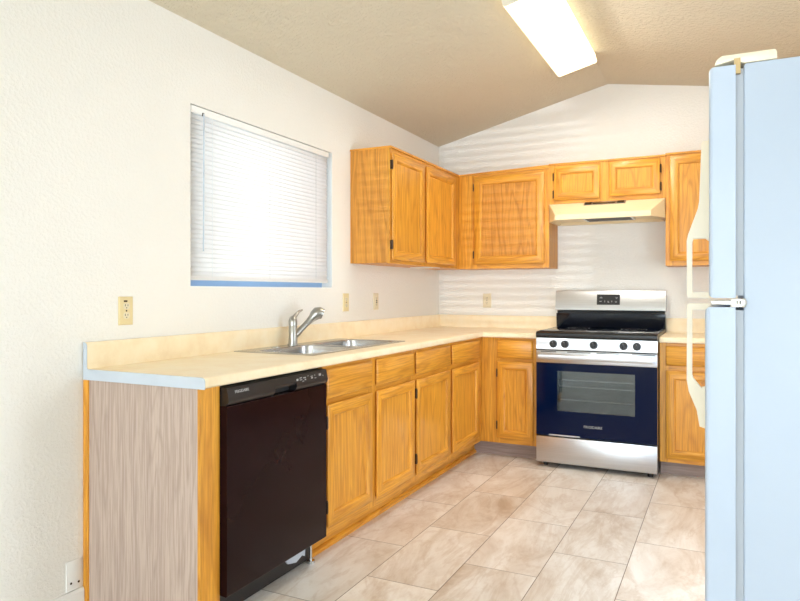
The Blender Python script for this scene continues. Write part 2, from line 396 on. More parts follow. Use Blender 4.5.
# ------------------------------------------------------------------ base cabinets
FX, FY, ZB, ZT = .583, -.583, .107, .8755
def cabinet(name, label, loc, cat='cabinet', group=None): return thing(name, label, cat, loc, group)
def base_left(root, y0, y1):
    part('carcass', boxes([(.02, FX-.019, y0, y0+.016, ZB, .735), (.02, FX-.019, y1-.016, y1, ZB, .735), (.02, FX-.019, y0+.016, y1-.016, ZB, ZB+.016), (.004, .02, y0, y1, ZB, ZT)]), 'veneer', root)
def frame(F, u0, u1, v0, v1, opens, root, mat=('oak_v', 'oak_h')):
    """face frame: one slab of stiles and rails, 19 mm"""
    bm = bmesh.new()
    def b(a0, a1, c0, c1, mi):
        p, q = F(a0, c0, -.019), F(a1, c1, 0); bm_box(bm, min(p.x, q.x), max(p.x, q.x), min(p.y, q.y), max(p.y, q.y), c0, c1, mi)
    us = sorted(opens[0]); vs = sorted(opens[1])
    for s0, s1 in us: b(s0, s1, v0, v1, 0)
    for (a, c) in zip(us, us[1:]):
        for r0, r1 in vs: b(a[1], c[0], r0, r1, 1)
    return part('face_frame', bm, list(mat), root)
F = LEFT(FX)
Y0, Y1, Y2 = -2.742, -1.762, -.583
DZ0, DZ1, RZ0, RZ1 = .146, .700, .727, .860
RAILS = [(ZB, .165), (.690, .740), (.845, ZT)]
r = cabinet('sink_cabinet', 'oak base cabinet with two doors under the steel sink, beside the black dishwasher', (.3, (Y0+Y1)/2, 0), group='oak base cabinets')
base_left(r, Y0, Y1)
frame(F, Y0, Y1, ZB, ZT, ([(Y0, Y0+.045), (-2.31, -2.225), (-1.80, Y1)], RAILS), r)
door(F, -2.716, -2.293, DZ0, DZ1, r, 'l', hz=(.239, .619)); door(F, -2.242, -1.783, DZ0, DZ1, r)
drawer(F, -2.716, -2.291, RZ0, RZ1, r, name='false_drawer_front'); drawer(F, -2.242, -1.795, RZ0, RZ1, r, name='false_drawer_front')
part('toe_kick', boxes([(.49, .503, Y0, Y1, 0, ZB)]), 'oak_h', r)
r = cabinet('corner_cabinet', 'oak base cabinet with two drawers over two doors, running into the inner corner', (.3, (Y1+Y2)/2, 0), group='oak base cabinets')
base_left(r, Y1, Y2)
frame(F, Y1, Y2, ZB, ZT, ([(Y1, Y1+.03), (-1.25, -1.175), (-.68, Y2)], RAILS), r)
door(F, -1.752, -1.229, DZ0, DZ1, r, 'l', hz=(.239, .619)); door(F, -1.190, -.668, DZ0, DZ1, r)
drawer(F, -1.755, -1.229, RZ0, RZ1, r); drawer(F, -1.190, -.656, RZ0, RZ1, r)
part('toe_kick', boxes([(.49, .503, Y1, Y2, 0, ZB)]), 'oak_h', r)
struct('trim_1', prism([(.5035, Y0, 0), (.522, Y0, 0), (.5215, Y0, .008), (.518, Y0, .015), (.512, Y0, .021), (.5035, Y0, .024)], (0, -.51-Y0, 0)), 'oak_h')

B = BACK(FY)
r = cabinet('narrow_cabinet', 'narrow oak base cabinet with one door and one drawer, left of the range', (.8, -.3, 0), group='oak base cabinets')
part('carcass', boxes([(.02, 1.0, -.563, -.004, ZB, ZB+.016), (.02, .036, -.563, -.004, ZB+.016, ZT), (.985, 1.0, -.563, -.004, ZB+.016, ZT), (.036, .985, -.02, -.004, ZB+.016, ZT)]), 'veneer', r)
frame(B, FX+.002, 1.0, ZB, ZT, ([(FX+.002, .73), (.955, 1.0)], RAILS), r)
door(B, .713, .978, DZ0, DZ1+.003, r, 'l', hz=(.239, .619)); drawer(B, .713, .974, RZ0, RZ1, r)
part('toe_kick', boxes([(.505, 1.0, -.503, -.49, .016, ZB)]), 'kick', r, label='worn grey toe kick')
part('toe_kick', boxes([(.49, .503, -.5825, -.504, 0, ZB)]), 'oak_h', r)
part('toe_kick_base', boxes([(.505, 1.0, -.508, -.49, 0, .016)]), 'kick', r)
r = cabinet('base_cabinet', 'oak base cabinet right of the range, half hidden behind the white refrigerator', (2.3, -.3, 0), group='oak base cabinets')
part('carcass', boxes([(1.819, 2.93, -.563, -.004, ZB, ZB+.016), (1.819, 1.835, -.563, -.004, ZB+.016, ZT), (2.914, 2.93, -.563, -.004, ZB+.016, ZT), (1.835, 2.914, -.02, -.004, ZB+.016, ZT)]), 'veneer', r)
frame(B, 1.819, 2.93, .094, ZT, ([(1.819, 1.875), (2.34, 2.42), (2.88, 2.93)], [(.094, .15)]+RAILS[1:]), r)
door(B, 1.857, 2.36, .120, .695, r, 'r'); door(B, 2.40, 2.90, .120, .695, r, 'r')
drawer(B, 1.857, 2.36, RZ0, RZ1-.006, r); drawer(B, 2.40, 2.90, RZ0, RZ1-.006, r)
part('toe_kick', boxes([(1.819, 2.93, -.513, -.50, 0, ZB)]), 'kick', r, label='worn grey toe kick')

# end panel and stile left of the dishwasher
r = thing('end_panel', 'pale pinkish-grey woodgrain end panel with oak edge, closing the left run', 'panel', (.3, -3.49, 0))
part('side_panel', boxes([(.018, FX-.0125, -3.505, -3.489, 0, ZT)]), 'laminate', r, label='pale grey woodgrain laminate sheet')
part('stile', boxes([(FX-.019, FX, -3.489, -3.409, 0, ZT)]), 'oak_v', r)
part('wall_strip', boxes([(.001, .028, -3.512, -3.489, .0, ZT)], .003), 'oak_v', r)
part('base_strip', prism([(.03, -3.505, 0), (.03, -3.517, 0), (.03, -3.516, .012), (.03, -3.505, .018)], (.55, 0, 0)), 'veneer', r)
part('corner_bead', boxes([(FX-.012, FX, -3.5070, -3.4895, 0, ZT)]), 'oak_v', r)

# ------------------------------------------------------------------ worktops
def slab(cells_x, cells_y, inside, front, top=.914, bot=.8757, rad=.011):
    bm = bmesh.new(); V = {}
    g = lambda i, j: V.setdefault((i, j), bm.verts.new((cells_x[i], cells_y[j], top))) if (i, j) not in V else V[(i, j)]
    fs = []
    for i in range(len(cells_x)-1):
        for j in range(len(cells_y)-1):
            if inside((cells_x[i]+cells_x[i+1])/2, (cells_y[j]+cells_y[j+1])/2): fs.append(bm.faces.new([g(i, j), g(i+1, j), g(i+1, j+1), g(i, j+1)]))
    ex = bmesh.ops.extrude_face_region(bm, geom=fs, use_keep_orig=True)
    bmesh.ops.translate(bm, verts=[v for v in ex['geom'] if isinstance(v, bmesh.types.BMVert)], vec=(0, 0, bot-top))
    bmesh.ops.recalc_face_normals(bm, faces=bm.faces[:])
    es = [e for e in bm.edges if front(e.verts[0].co, e.verts[1].co)]
    bmesh.ops.bevel(bm, geom=es, offset=rad, segments=4, affect='EDGES', profile=.5)
    return bm
CX, CYF, YE = .6085, -.6085, -3.5123
SKX0, SKX1, SKY0, SKY1 = .06, .485, -2.66, -1.728
inside = lambda x, y: (x < CX or y > CYF) and not (SKX0 < x < SKX1 and SKY0 < y < SKY1)
front = lambda a, c: (abs(a.x-CX) < 1e-4 and abs(c.x-CX) < 1e-4 and a.y < CYF+1e-3 and c.y < CYF+1e-3 and abs(a.z-c.z) < 1e-5) or (abs(a.y-CYF) < 1e-4 and abs(c.y-CYF) < 1e-4 and a.x > CX-1e-3 and c.x > CX-1e-3 and abs(a.z-c.z) < 1e-5)
r = thing('countertop', 'long cream laminate worktop wrapping the corner, with the sink set in it', 'countertop', (.3, -1.8, .876), )
part('slab', slab([.003, SKX0, SKX1, CX, 1.021], [YE+.003, SKY0, SKY1, CYF, -.0005], inside, front), 'counter', r)
sp = [(.003, YE+.003, .914), (.021, YE+.003, .914), (.021, YE+.003, 1.006), (.016, YE+.003, 1.015), (.003, YE+.003, 1.016)]
part('backsplash', prism(sp, (0, -.0005-YE-.003, 0)), 'counter', r)
sp = [(.021, -.0005, .914), (.021, -.021, .914), (.021, -.021, 1.006), (.021, -.016, 1.015), (.021, -.0005, 1.016)]
part('backsplash', prism(sp, (1.0, 0, 0)), 'counter', r)
ec = [(.003, .874), (CX-.002, .874), (CX, .878), (CX, .903), (CX-.004, .911), (CX-.011, .9145), (.027, .9145), (.0225, .919), (.0225, 1.004), (.020, 1.011), (.014, 1.0155), (.003, 1.0165)]
part('end_cap', prism([(x, YE, z) for x, z in ec], (0, .003, 0)), 'cap', r, label='pale bluish white end cap', sm=False)
r = thing('countertop', 'short cream worktop right of the range, beside the white refrigerator', 'countertop', (2.3, -.3, .876))
part('slab', slab([1.8185, 2.948], [CYF, -.0005], lambda x, y: True, lambda a, c: abs(a.y-CYF) < 1e-4 and abs(c.y-CYF) < 1e-4 and abs(a.z-c.z) < 1e-5), 'counter', r)
sp = [(1.8185, -.0005, .914), (1.8185, -.021, .914), (1.8185, -.021, 1.006), (1.8185, -.016, 1.015), (1.8185, -.0005, 1.016)]
part('backsplash', prism(sp, (1.129, 0, 0)), 'counter', r)

# ------------------------------------------------------------------ sink
r = thing('kitchen_sink', 'double bowl stainless steel sink set into the cream worktop', 'sink', (.27, -2.14, .914))
sx0, sx1, sy0, sy1 = .036, .500, -2.685, -1.705
ZR = .9185
BOWLS = [(.135, .470, -2.645, -2.212), (.135, .470, -2.178, -1.745)]
def rrect(x0, x1, y0, y1, rad, z, n=5):
    P = []
    for cx_, cy_, a0 in ((x1-rad, y1-rad, 0), (x0+rad, y1-rad, 90), (x0+rad, y0+rad, 180), (x1-rad, y0+rad, 270)):
        for k in range(n+1):
            a = math.radians(a0+90*k/n); P.append((cx_+rad*math.cos(a), cy_+rad*math.sin(a), z))
    return P
def skin(loops, cap=False):
    bm = bmesh.new(); R = [[bm.verts.new(p) for p in L] for L in loops]; n = len(R[0])
    for a, b_ in zip(R, R[1:]):
        for k in range(n): bm.faces.new([a[k], a[(k+1) % n], b_[(k+1) % n], b_[k]])
    if cap: bm.faces.new(R[-1])
    bmesh.ops.recalc_face_normals(bm, faces=bm.faces[:]); return bm
# rim plate: cells around the two bowls, corners filled by the bowl loops
bm = bmesh.new()
xs = [sx0, .135, .470, sx1]; ys = [sy0, -2.645, -2.212, -2.178, -1.745, sy1]
for i in range(3):
    for j in range(5):
        if i == 1 and j in (1, 3): continue
        bm_box(bm, xs[i], xs[i+1], ys[j], ys[j+1], .9143, ZR)
bmesh.ops.remove_doubles(bm, verts=bm.verts[:], dist=1e-5)
part('rim', bm, 'sink', r)
for (x0, x1, y0, y1) in BOWLS:
    L = []
    def sq(z, i, rad): L.append(rrect(x0+i, x1-i, y0+i, y1-i, rad, z))
    sq(ZR+.0002, -.012, .003); sq(ZR+.0006, -.002, .05); sq(ZR-.004, .004, .055); sq(.86, .010, .06); sq(.775, .018, .06); sq(.757, .03, .06); sq(.750, .06, .05); sq(.746, .12, .03)
    bo = part('bowl', skin(L, True), 'sink', r)
    cx_, cy_ = (x0+x1)/2, (y0+y1)/2
    bm = bmesh.new(); tube([(cx_, cy_, .7465), (cx_, cy_, .750)], .042, 20, bm); tube([(cx_, cy_, .750), (cx_, cy_, .7515)], .03, 20, bm)
    part('drain', bm, 'chrome', bo)
part('hole_cover', tube([(.088, -2.42, ZR), (.088, -2.42, ZR+.004), (.088, -2.42, ZR+.006)], [.024, .023, .012], 20), 'chrome', r)

r = thing('faucet', 'brushed nickel single lever pull-out faucet at the back of the sink', 'faucet', (.088, -2.262, ZR))
fx, fy = .088, -2.262
part('body', tube([(fx, fy, ZR+.0006), (fx, fy, ZR+.006), (fx, fy, ZR+.007), (fx, fy, 1.02), (fx, fy, 1.022), (fx, fy, 1.026)], [.030, .030, .0245, .0235, .0225, .0225], 24), 'nickel', r)
part('cap', tube([(fx, fy, 1.027), (fx, fy, 1.05), (fx-.001, fy+.002, 1.066), (fx-.001, fy+.006, 1.075)], [.0235, .0235, .019, .010], 24), 'nickel', r)
lv = tube([(fx, fy+.0, 1.062), (fx, fy+.03, 1.083), (fx, fy+.055, 1.100), (fx, fy+.088, 1.108)], [.013, .011, .008, .005], 12)
part('lever', lv, 'nickel', r)
A_ = Vector((fx+.008, fy+.012, .975)); H_ = Vector((.168, -2.152, 1.088)); d_ = (H_-A_).normalized()
part('spout', tube([A_, A_+d_*.03, A_+d_*.031, A_+d_*.085], [.0205, .019, .0165, .0155], 18), 'nickel', r)
dn = (d_*.55+Vector((.45, .2, -.75))).normalized()
part('spray_head', tube([A_+d_*.087, A_+d_*.11, H_-d_*.035, H_-d_*.012, H_+d_*.004, H_+d_*.012+dn*.010, H_+d_*.012+dn*.030], [.0165, .0185, .022, .031, .034, .034, .028], 20), 'nickel', r)

# ------------------------------------------------------------------ dishwasher
DY0, DY1, DX = -3.404, -2.748, .612
r = thing('dishwasher', 'black built-in dishwasher between the end panel and the sink cabinet', 'dishwasher', (.3, -3.08, 0))
part('tub', box(.03, .57, DY0+.004, DY1-.004, .115, .862), 'dark', r)
bm = prism([(.57, DY0, .122), (DX-.004, DY0, .118), (DX, DY0, .124), (DX, DY0, .797), (DX-.003, DY0, .800), (.57, DY0, .800)], (0, DY1-DY0, 0))
part('door', bm, 'black_gloss', r)
# console with a rolled lower lip and a pocket grip
PY0, PY1 = -3.13, -2.985
bm = bmesh.new()
prof = [(.57, .866), (.600, .867), (.611, .864), (.618, .830), (.620, .822), (.617, .812), (.606, .801), (.57, .801)]
def band(y0, y1, pr):
    a = [bm.verts.new((x, y0, z)) for x, z in pr]; b2 = [bm.verts.new((x, y1, z)) for x, z in pr]; n = len(pr)
    for i in range(n): bm.faces.new([a[(i+1) % n], a[i], b2[i], b2[(i+1) % n]])
    bm.faces.new(a); bm.faces.new(b2[::-1])
band(DY0, PY0, prof); band(PY1, DY1, prof); band(PY0, PY1, [(.57, .866), (.600, .867), (.611, .864), (.6165, .836), (.610, .826), (.580, .824), (.57, .824)])
bmesh.ops.recalc_face_normals(bm, faces=bm.faces[:])
c = part('control_panel', bm, 'black', r)
part('pocket', box(.571, .582, PY0, PY1, .802, .8235), 'dark', c)
nx = Vector((.0335, 0, .0070)).normalized(); up = Vector((-.2, 0, .98)).normalized()
text('brand_lettering', 'FRIGIDAIRE', .0155, (.6150, -3.325, .8475), (0, 1, 0), up, 'grey_text', c)
def mark(y, z, w_, h_):
    x = .611+(.864-z)*.206+.0006; part('button_icon', box(x-.0012, x, y-w_/2, y+w_/2, z-h_/2, z+h_/2), 'grey_text', c)
for y, z, w_, h_ in [(-2.975, .843, .012, .012), (-2.950, .850, .016, .004), (-2.950, .842, .018, .003), (-2.935, .835, .012, .003), (-2.922, .848, .018, .004), (-2.918, .840, .010, .005), (-2.895, .852, .006, .003), (-2.868, .848, .016, .003), (-2.868, .841, .012, .006), (-2.845, .850, .008, .003), (-2.842, .838, .012, .003), (-2.805, .846, .017, .014), (-2.782, .842, .005, .005)]: mark(y, z, w_, h_)
part('kick_plate', box(.515, .53, DY0+.005, DY1-.005, .012, .112), 'black', r)
part('kick_insulation', prism([(.5305, -2.965, .086), (.5305, -2.93, .050), (.5305, -2.87, .036), (.5305, -2.825, .052), (.5305, -2.805, .04), (.5305, -2.80, .108), (.5305, -2.90, .108)], (.006, 0, 0)), 'gasket', r, label='stained pale kick insert')
part('levelling_foot', tube([(.545, -2.772, 0), (.545, -2.772, .012), (.545, -2.772, .013), (.545, -2.772, .114)], [.018, .018, .006, .006], 12), 'chrome', r)

# ------------------------------------------------------------------ upper cabinets
UX, UZ0, UZ1 = .292, 1.391, 2.139
def crown(pts, vec, root): part('top_strip', prism(pts, vec), 'oak_h', root)
r = cabinet('wall_cabinet', 'two-door oak wall cabinet on the left wall, beside the window', (.15, -.9, UZ0), group='oak wall cabinets')
part('carcass', boxes([(.001, UX-.019, -1.496, -.001, UZ0+.004, UZ1-.001)]), 'veneer', r)
G = LEFT(UX)
frame(G, -1.496, -UX, UZ0, UZ1, ([(-1.496, -1.455), (-1.01, -.93), (-.41, -UX-.001)], [(UZ0, 1.44), (2.085, UZ1)]), r)
door(G, -1.486, -.985, 1.414, 2.100, r, 'l', hz=(1.51, 2.02)); door(G, -.950, -.392, 1.414, 2.100, r)
part('top_strip', boxes([(.001, UX+.010, -1.502, -UX-.010, UZ1-.012, UZ1)]), 'oak_h', r)
part('label_strip', box(.08, .26, -.75, -.60, UZ0-.003, UZ0+.003), 'trim', r, label='small white strip under the bottom')
r = cabinet('wall_cabinet', 'square single-door oak wall cabinet in the corner on the back wall, left of the hood', (.65, -.15, UZ0), group='oak wall cabinets')
part('carcass', boxes([(UX+.001, 1.0175, -UX+.019, -.001, UZ0, UZ1-.001)]), 'veneer', r)
G = BACK(-UX)
frame(G, UX+.001, 1.018, UZ0, UZ1, ([(UX+.001, .45), (.965, 1.018)], [(UZ0, 1.44), (2.085, UZ1)]), r)
door(G, .428, .985, 1.424, 2.112, r, 'l', hz=(1.50, 2.03), fw=.06, panel='veneer')
part('top_strip', prism([(UX+.011, -UX-.010, UZ1-.012), (1.018, -UX-.010, UZ1-.006), (1.018, -UX-.010, 2.162), (UX+.011, -UX-.010, UZ1)], (0, UX+.009, 0)), 'oak_h', r)
r = cabinet('wall_cabinet', 'short two-door oak wall cabinet above the range hood', (1.425, -.15, 1.865), group='oak wall cabinets')
part('carcass', boxes([(1.019, 1.8315, -UX+.019, -.001, 1.866, 2.166-.001)]), 'veneer', r)
frame(G, 1.019, 1.8315, 1.864, 2.166, ([(1.019, 1.08), (1.37, 1.475), (1.775, 1.8315)], [(1.864, 1.905), (2.12, 2.166)]), r)
door(G, 1.057, 1.391, 1.889, 2.134, r, 'l', hz=(1.935, 2.065), fw=.05); door(G, 1.455, 1.798, 1.895, 2.143, r, 'r', hz=(1.945, 2.070), fw=.05)
part('top_strip', boxes([(1.019, 1.8315, -UX-.010, -.001, 2.166-.012, 2.166)]), 'oak_h', r)
r = cabinet('wall_cabinet', 'tall oak wall cabinet right of the hood, partly behind the refrigerator', (2.35, -.15, UZ0), group='oak wall cabinets')
part('carcass', boxes([(1.8325, 2.945, -UX+.019, -.001, UZ0, 2.174-.001)]), 'veneer', r)
frame(G, 1.8325, 2.945, UZ0, 2.174, ([(1.8325, 1.885), (2.35, 2.43), (2.89, 2.945)], [(UZ0, 1.44), (2.085, 2.174)]), r)
door(G, 1.861, 2.375, 1.422, 2.150, r, 'r'); door(G, 2.41, 2.92, 1.422, 2.150, r, 'r')
part('top_strip', boxes([(1.8325, 2.945, -UX-.010, -.001, 2.174-.012, 2.174)]), 'oak_h', r)

# ------------------------------------------------------------------ range hood
r = thing('range_hood', 'almond enamel range hood under the short cabinet, above the range', 'range hood', (1.425, -.2, 1.73))
bm = bmesh.new()
x0, x1 = 1.022, 1.8285
tb = [(x0, -.001), (x1, -.001), (x1, -.296), (x0, -.296)]
V = lambda *p: bm.verts.new(p)
T = [V(x, y, 1.862) for x, y in tb]                     # top
Bm = [V(x, y, 1.728) for x, y in tb]                    # bottom at the sides
Lu = [V(1.752, -.455, 1.766), V(1.100, -.455, 1.766)]   # lip top (right, left)
Ll = [V(1.752, -.457, 1.728), V(1.100, -.457, 1.728)]   # lip bottom
for f in [(T[0], T[1], T[2], T[3]), (T[0], Bm[0], Bm[1], T[1]), (T[1], Bm[1], Bm[2], T[2]), (T[0], T[3], Bm[3], Bm[0]),
          (T[3], T[2], Lu[0], Lu[1]), (Lu[1], Lu[0], Ll[0], Ll[1]), (T[2], Bm[2], Ll[0], Lu[0]), (T[3], Lu[1], Ll[1], Bm[3])]: bm.faces.new(f)
# underside: a rim and a raised pan
inn = [(x0+.03, -.03), (x1-.03, -.03), (x1-.03, -.30), (1.73, -.435), (1.12, -.435), (x0+.03, -.30)]
out = [Bm[0], Bm[1], Bm[2], Ll[0], Ll[1], Bm[3]]
I0 = [V(x, y, 1.728) for x, y in inn]; I1 = [V(x, y, 1.748) for x, y in inn]
for k in range(6):
    j = (k+1) % 6
    bm.faces.new([out[k], out[j], I0[j], I0[k]]); bm.faces.new([I0[k], I0[j], I1[j], I1[k]])
bm.faces.new(I1)
bmesh.ops.recalc_face_normals(bm, faces=bm.faces[:])
hood = part('canopy', bm, 'hood', r, sm=False)
sl = Vector((0, -.455+.296, 1.766-1.862)).normalized(); nn = Vector((0, sl.z, -sl.y))
def onslope(x, s, w_): return Vector((x, -.296, 1.862))+sl*s+Vector((0, -.517, .856))*w_
pts = [onslope(1.282, .002, .0), onslope(1.572, .002, .0), onslope(1.572, .050, .0), onslope(1.282, .050, .0)]
cp_ = part('control_strip', prism(pts, Vector((0, -.517, .856))*.004), 'nickel', r, label='chrome and black control strip')
for a, c_ in ((1.29, 1.335), (1.515, 1.56)):
    pts = [onslope(a, .012, .0035), onslope(c_, .012, .0035), onslope(c_, .042, .0035), onslope(a, .042, .0035)]
    part('rocker_switch', prism(pts, Vector((0, -.517, .856))*.004), 'black', cp_)
pts = [onslope(1.345, .026, .0035), onslope(1.50, .026, .0035), onslope(1.50, .042, .0035), onslope(1.345, .042, .0035)]
part('strip_inlay', prism(pts, Vector((0, -.517, .856))*.0015), 'black', cp_)
part('filter', boxes([(1.30, 1.61, -.40, -.20, 1.733, 1.7475)]), 'filter', r, label='dark mesh grease filter')
part('filter_frame', boxes([(1.285, 1.30, -.41, -.19, 1.730, 1.7475), (1.61, 1.625, -.41, -.19, 1.730, 1.7475), (1.30, 1.61, -.41, -.40, 1.730, 1.7475), (1.30, 1.61, -.20, -.19, 1.730, 1.7475)]), 'chrome', r)

# ------------------------------------------------------------------ range
RX0, RX1 = 1.026, 1.816
RC = (RX0+RX1)/2
r = thing('kitchen_range', 'stainless steel electric range with black glass top and oven door', 'range', (RC, -.35, 0))
part('body', boxes([(RX0+.002, RX1-.002, -.655, -.03, .028, .892)]), 'black', r)
# cooktop: black glass with a thick front edge
bm = prism([(RX0, -.03, .893), (RX0, -.69, .893), (RX0, -.704, .896), (RX0, -.708, .905), (RX0, -.704, .926), (RX0, -.690, .935), (RX0, -.03, .938)], (RX1-RX0, 0, 0))
ct = part('cooktop', bm, 'range_black', r)
part('glass_surface', box(RX0+.02, RX1-.02, -.68, -.085, .9352, .9395, bevel=.001), 'glass_top', ct)
for (x, y, rad) in ((RX0+.2, -.53, .115), (RX1-.2, -.53, .10), (RX0+.2, -.23, .08), (RX1-.2, -.23, .09)):
    bm = bmesh.new(); n = 40
    for q, w_ in ((rad, .0035), (rad*.62, .0025)):
        a = [bm.verts.new((x+math.cos(2*math.pi*k/n)*q, y+math.sin(2*math.pi*k/n)*q, .9398)) for k in range(n)]
        b_ = [bm.verts.new((x+math.cos(2*math.pi*k/n)*(q-w_), y+math.sin(2*math.pi*k/n)*(q-w_), .9398)) for k in range(n)]
        for k in range(n): bm.faces.new([a[k], a[(k+1) % n], b_[(k+1) % n], b_[k]])
    part('burner_ring', bm, 'grey_text', ct)
# back guard
bgp = [(RX0, -.03, .938), (RX0, -.075, .938), (RX0, -.085, 1.045), (RX0, -.03, 1.045)]
part('back_riser', prism(bgp, (RX1-RX0, 0, 0)), 'glass_top', r, label='shiny black riser below the steel back guard')
part('vent_gap', box(RX0+.006, RX1-.006, -.075, -.03, 1.045, 1.068), 'dark', r)
bgp = [(RX0-.004, -.03, 1.066), (RX0-.004, -.100, 1.066), (RX0-.004, -.104, 1.072), (RX0-.004, -.083, 1.212), (RX0-.004, -.079, 1.218), (RX0-.004, -.03, 1.218)]
g = part('back_guard', prism(bgp, (RX1-RX0+.008, 0, 0)), 'steel', r)
up = Vector((0, .0205, .140)).normalized(); nb = Vector((0, -.99, .145))
def bgpt(x, z, w_): return Vector((x, -.104+(z-1.072)*.15, z))+nb*w_
d = part('display', prism([bgpt(1.334, 1.112, -.001), bgpt(1.501, 1.112, -.001), bgpt(1.501, 1.190, -.001), bgpt(1.334, 1.190, -.001)], nb*.003), 'black', g, label='black display panel with small keys')
def key(x, z, w_, h_):
    P = [bgpt(x-w_/2, z-h_/2, .0018), bgpt(x+w_/2, z-h_/2, .0018), bgpt(x+w_/2, z+h_/2, .0018), bgpt(x-w_/2, z+h_/2, .0018)]
    part('display_key', prism(P, nb*.0008), 'grey_text', d)
for x, z, w_, h_ in [(1.365, 1.163, .022, .004), (1.365, 1.169, .008, .004), (1.361, 1.137, .016, .006), (1.392, 1.137, .004, .014), (1.417, 1.137, .012, .004), (1.419, 1.130, .012, .004), (1.443, 1.137, .004, .012), (1.473, 1.137, .016, .003), (1.473, 1.130, .012, .003), (1.477, 1.165, .016, .003), (1.477, 1.158, .010, .003)]: key(x, z, w_, h_)
# control panel with five knobs
cpanel = part('control_panel', prism([(RX0+.001, -.655, .812), (RX0+.001, -.700, .812), (RX0+.001, -.703, .816), (RX0+.001, -.697, .891), (RX0+.001, -.655, .892)], (RX1-RX0-.002, 0, 0)), 'steel', r)
for x in (1.146, 1.225, 1.416, 1.607, 1.690):
    k_ = part('knob', tube([(x, -.699, .852), (x, -.706, .852), (x, -.707, .852), (x, -.726, .852), (x, -.729, .852)], [.026, .026, .022, .0205, .018], 24), 'black', cpanel)
    part('knob_grip', box(x-.004, x+.004, -.736, -.727, .832, .872, bevel=.001), 'grey_text' if False else 'black', k_)
    part('knob_pointer', box(x-.001, x+.001, -.7366, -.7355, .862, .871), 'grey_text', k_)
# oven door
D0, D1 = .222, .806
WXa, WXb, WZa, WZb = 1.171, 1.678, .395, .668
dr = part('oven_door', boxes([(RX0+.002, WXa, -.702, -.660, D0, .722), (WXb, RX1-.002, -.702, -.660, D0, .722), (WXa, WXb, -.702, -.660, D0, WZa), (WXa, WXb, -.702, -.660, WZb, .722)]), 'glass_reflect', r, label='black glass oven door')
part('door_top_band', boxes([(RX0+.002, RX1-.002, -.703, -.660, .722, .806)], .002), 'steel', dr)
for a, c_ in ((1.06, 1.165), (1.24, 1.395), (1.435, 1.58), (1.66, 1.80)):
    part('vent_slot', box(a, c_, -.7045, -.700, .796, .801), 'dark', dr)
bm = bmesh.new()
prism_pts = [(RX0+.025, -.728, .745), (RX0+.025, -.745, .748), (RX0+.025, -.748, .756), (RX0+.025, -.746, .778), (RX0+.025, -.738, .785), (RX0+.025, -.728, .783)]
hb = part('handle', prism(prism_pts, (RX1-RX0-.05, 0, 0)), 'steel', dr)
for x in (RX0+.04, RX1-.075): part('handle_mount', box(x, x+.035, -.73, -.702, .752, .778, bevel=.002), 'steel', hb)
part('window_pane', box(WXa, WXb, -.700, -.697, WZa, WZb), 'oven_glass', dr)
part('oven_cavity', boxes([(WXa-.01, WXb+.01, -.659, -.657, WZa-.03, WZb+.03), (WXa, WXa+.004, -.696, -.659, WZa, WZb), (WXb-.004, WXb, -.696, -.659, WZa, WZb)]), 'oven_in', dr)
for z in (.470, .560, .605):
    part('oven_rack', boxes([(WXa+.005, WXb-.005, -.690, -.686, z, z+.004)]+[(WXa+.005, WXb-.005, -.674, -.671, z+.004, z+.0065)]), 'chrome', dr)
text('brand_lettering', 'FRIGIDAIRE', .024, (1.411, -.7035, .300), (1, 0, 0), (0, 0, 1), 'grey_text', dr)
part('lower_trim', boxes([(RX0+.09, RX0+.30, -.704, -.700, D0+.001, D0+.010)]), 'steel', dr)
part('storage_drawer', boxes([(RX0+.002, RX1-.002, -.703, -.660, .036, .214)], .003), 'steel', r)
for x in (RX0+.05, RX1-.05):
    for y in (-.63, -.08): part('foot', tube([(x, y, 0), (x, y, .03)], .018, 12), 'black', r)

# ------------------------------------------------------------------ refrigerator
FY0, FY1, FB = -3.73, -2.985, 2.240
r = thing('refrigerator', 'white top-freezer refrigerator with almond handles at the right edge', 'refrigerator', (2.55, -3.36, 0))
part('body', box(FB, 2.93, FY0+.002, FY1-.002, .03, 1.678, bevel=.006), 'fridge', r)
def fdoor(name, xf, z0, z1, rad):
    bm = bmesh.new(); bm_box(bm, xf, 2.2255, FY0, FY1, z0, z1)
    es = [e for e in bm.edges if all(abs(v.co.x-xf) < 1e-5 for v in e.verts)]
    bmesh.ops.bevel(bm, geom=es, offset=rad, segments=5, affect='EDGES', profile=.5)
    return part(name, bm, 'fridge', r)
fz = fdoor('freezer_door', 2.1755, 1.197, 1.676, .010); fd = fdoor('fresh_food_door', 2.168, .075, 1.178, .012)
part('gasket', boxes([(2.2255, FB+.001, FY0+.012, FY1-.012, 1.202, 1.67)]), 'gasket', fz)
part('gasket', boxes([(2.2255, FB+.001, FY0+.012, FY1-.012, .08, 1.172)]), 'gasket', fd)
def handle(pts, y, parent):
    bm = prism([(x, y-.013, z) for x, z in pts], (0, .026, 0)); bmesh.ops.triangulate(bm, faces=[f for f in bm.faces if len(f.verts) > 4])
    o = part('handle', bm, 'almond', parent, label='almond loop handle'); return o
HY = -3.03
hx = 2.1765
handle([(hx, 1.192), (2.106, 1.192), (2.101, 1.197), (2.100, 1.365), (2.104, 1.385), (2.131, 1.462), (2.135, 1.485), (2.141, 1.660), (2.146, 1.667), (hx, 1.667), (hx, 1.352), (2.152, 1.372), (2.118, 1.372), (2.115, 1.36), (2.115, 1.212), (2.118, 1.208), (hx, 1.208)], HY, fz)
hx = 2.169
handle([(hx, 1.174), (2.106, 1.174), (2.101, 1.170), (2.100, .940), (2.106, .905), (2.128, .850), (2.136, .800), (hx, .790), (hx, .925), (2.140, .918), (2.118, .945), (2.115, .955), (2.115, 1.150), (2.118, 1.156), (hx, 1.156)], HY, fd)
part('trim_button', box(2.160, 2.177, HY-.015, HY+.015, 1.640, 1.674, bevel=.003), 'almond', fz)
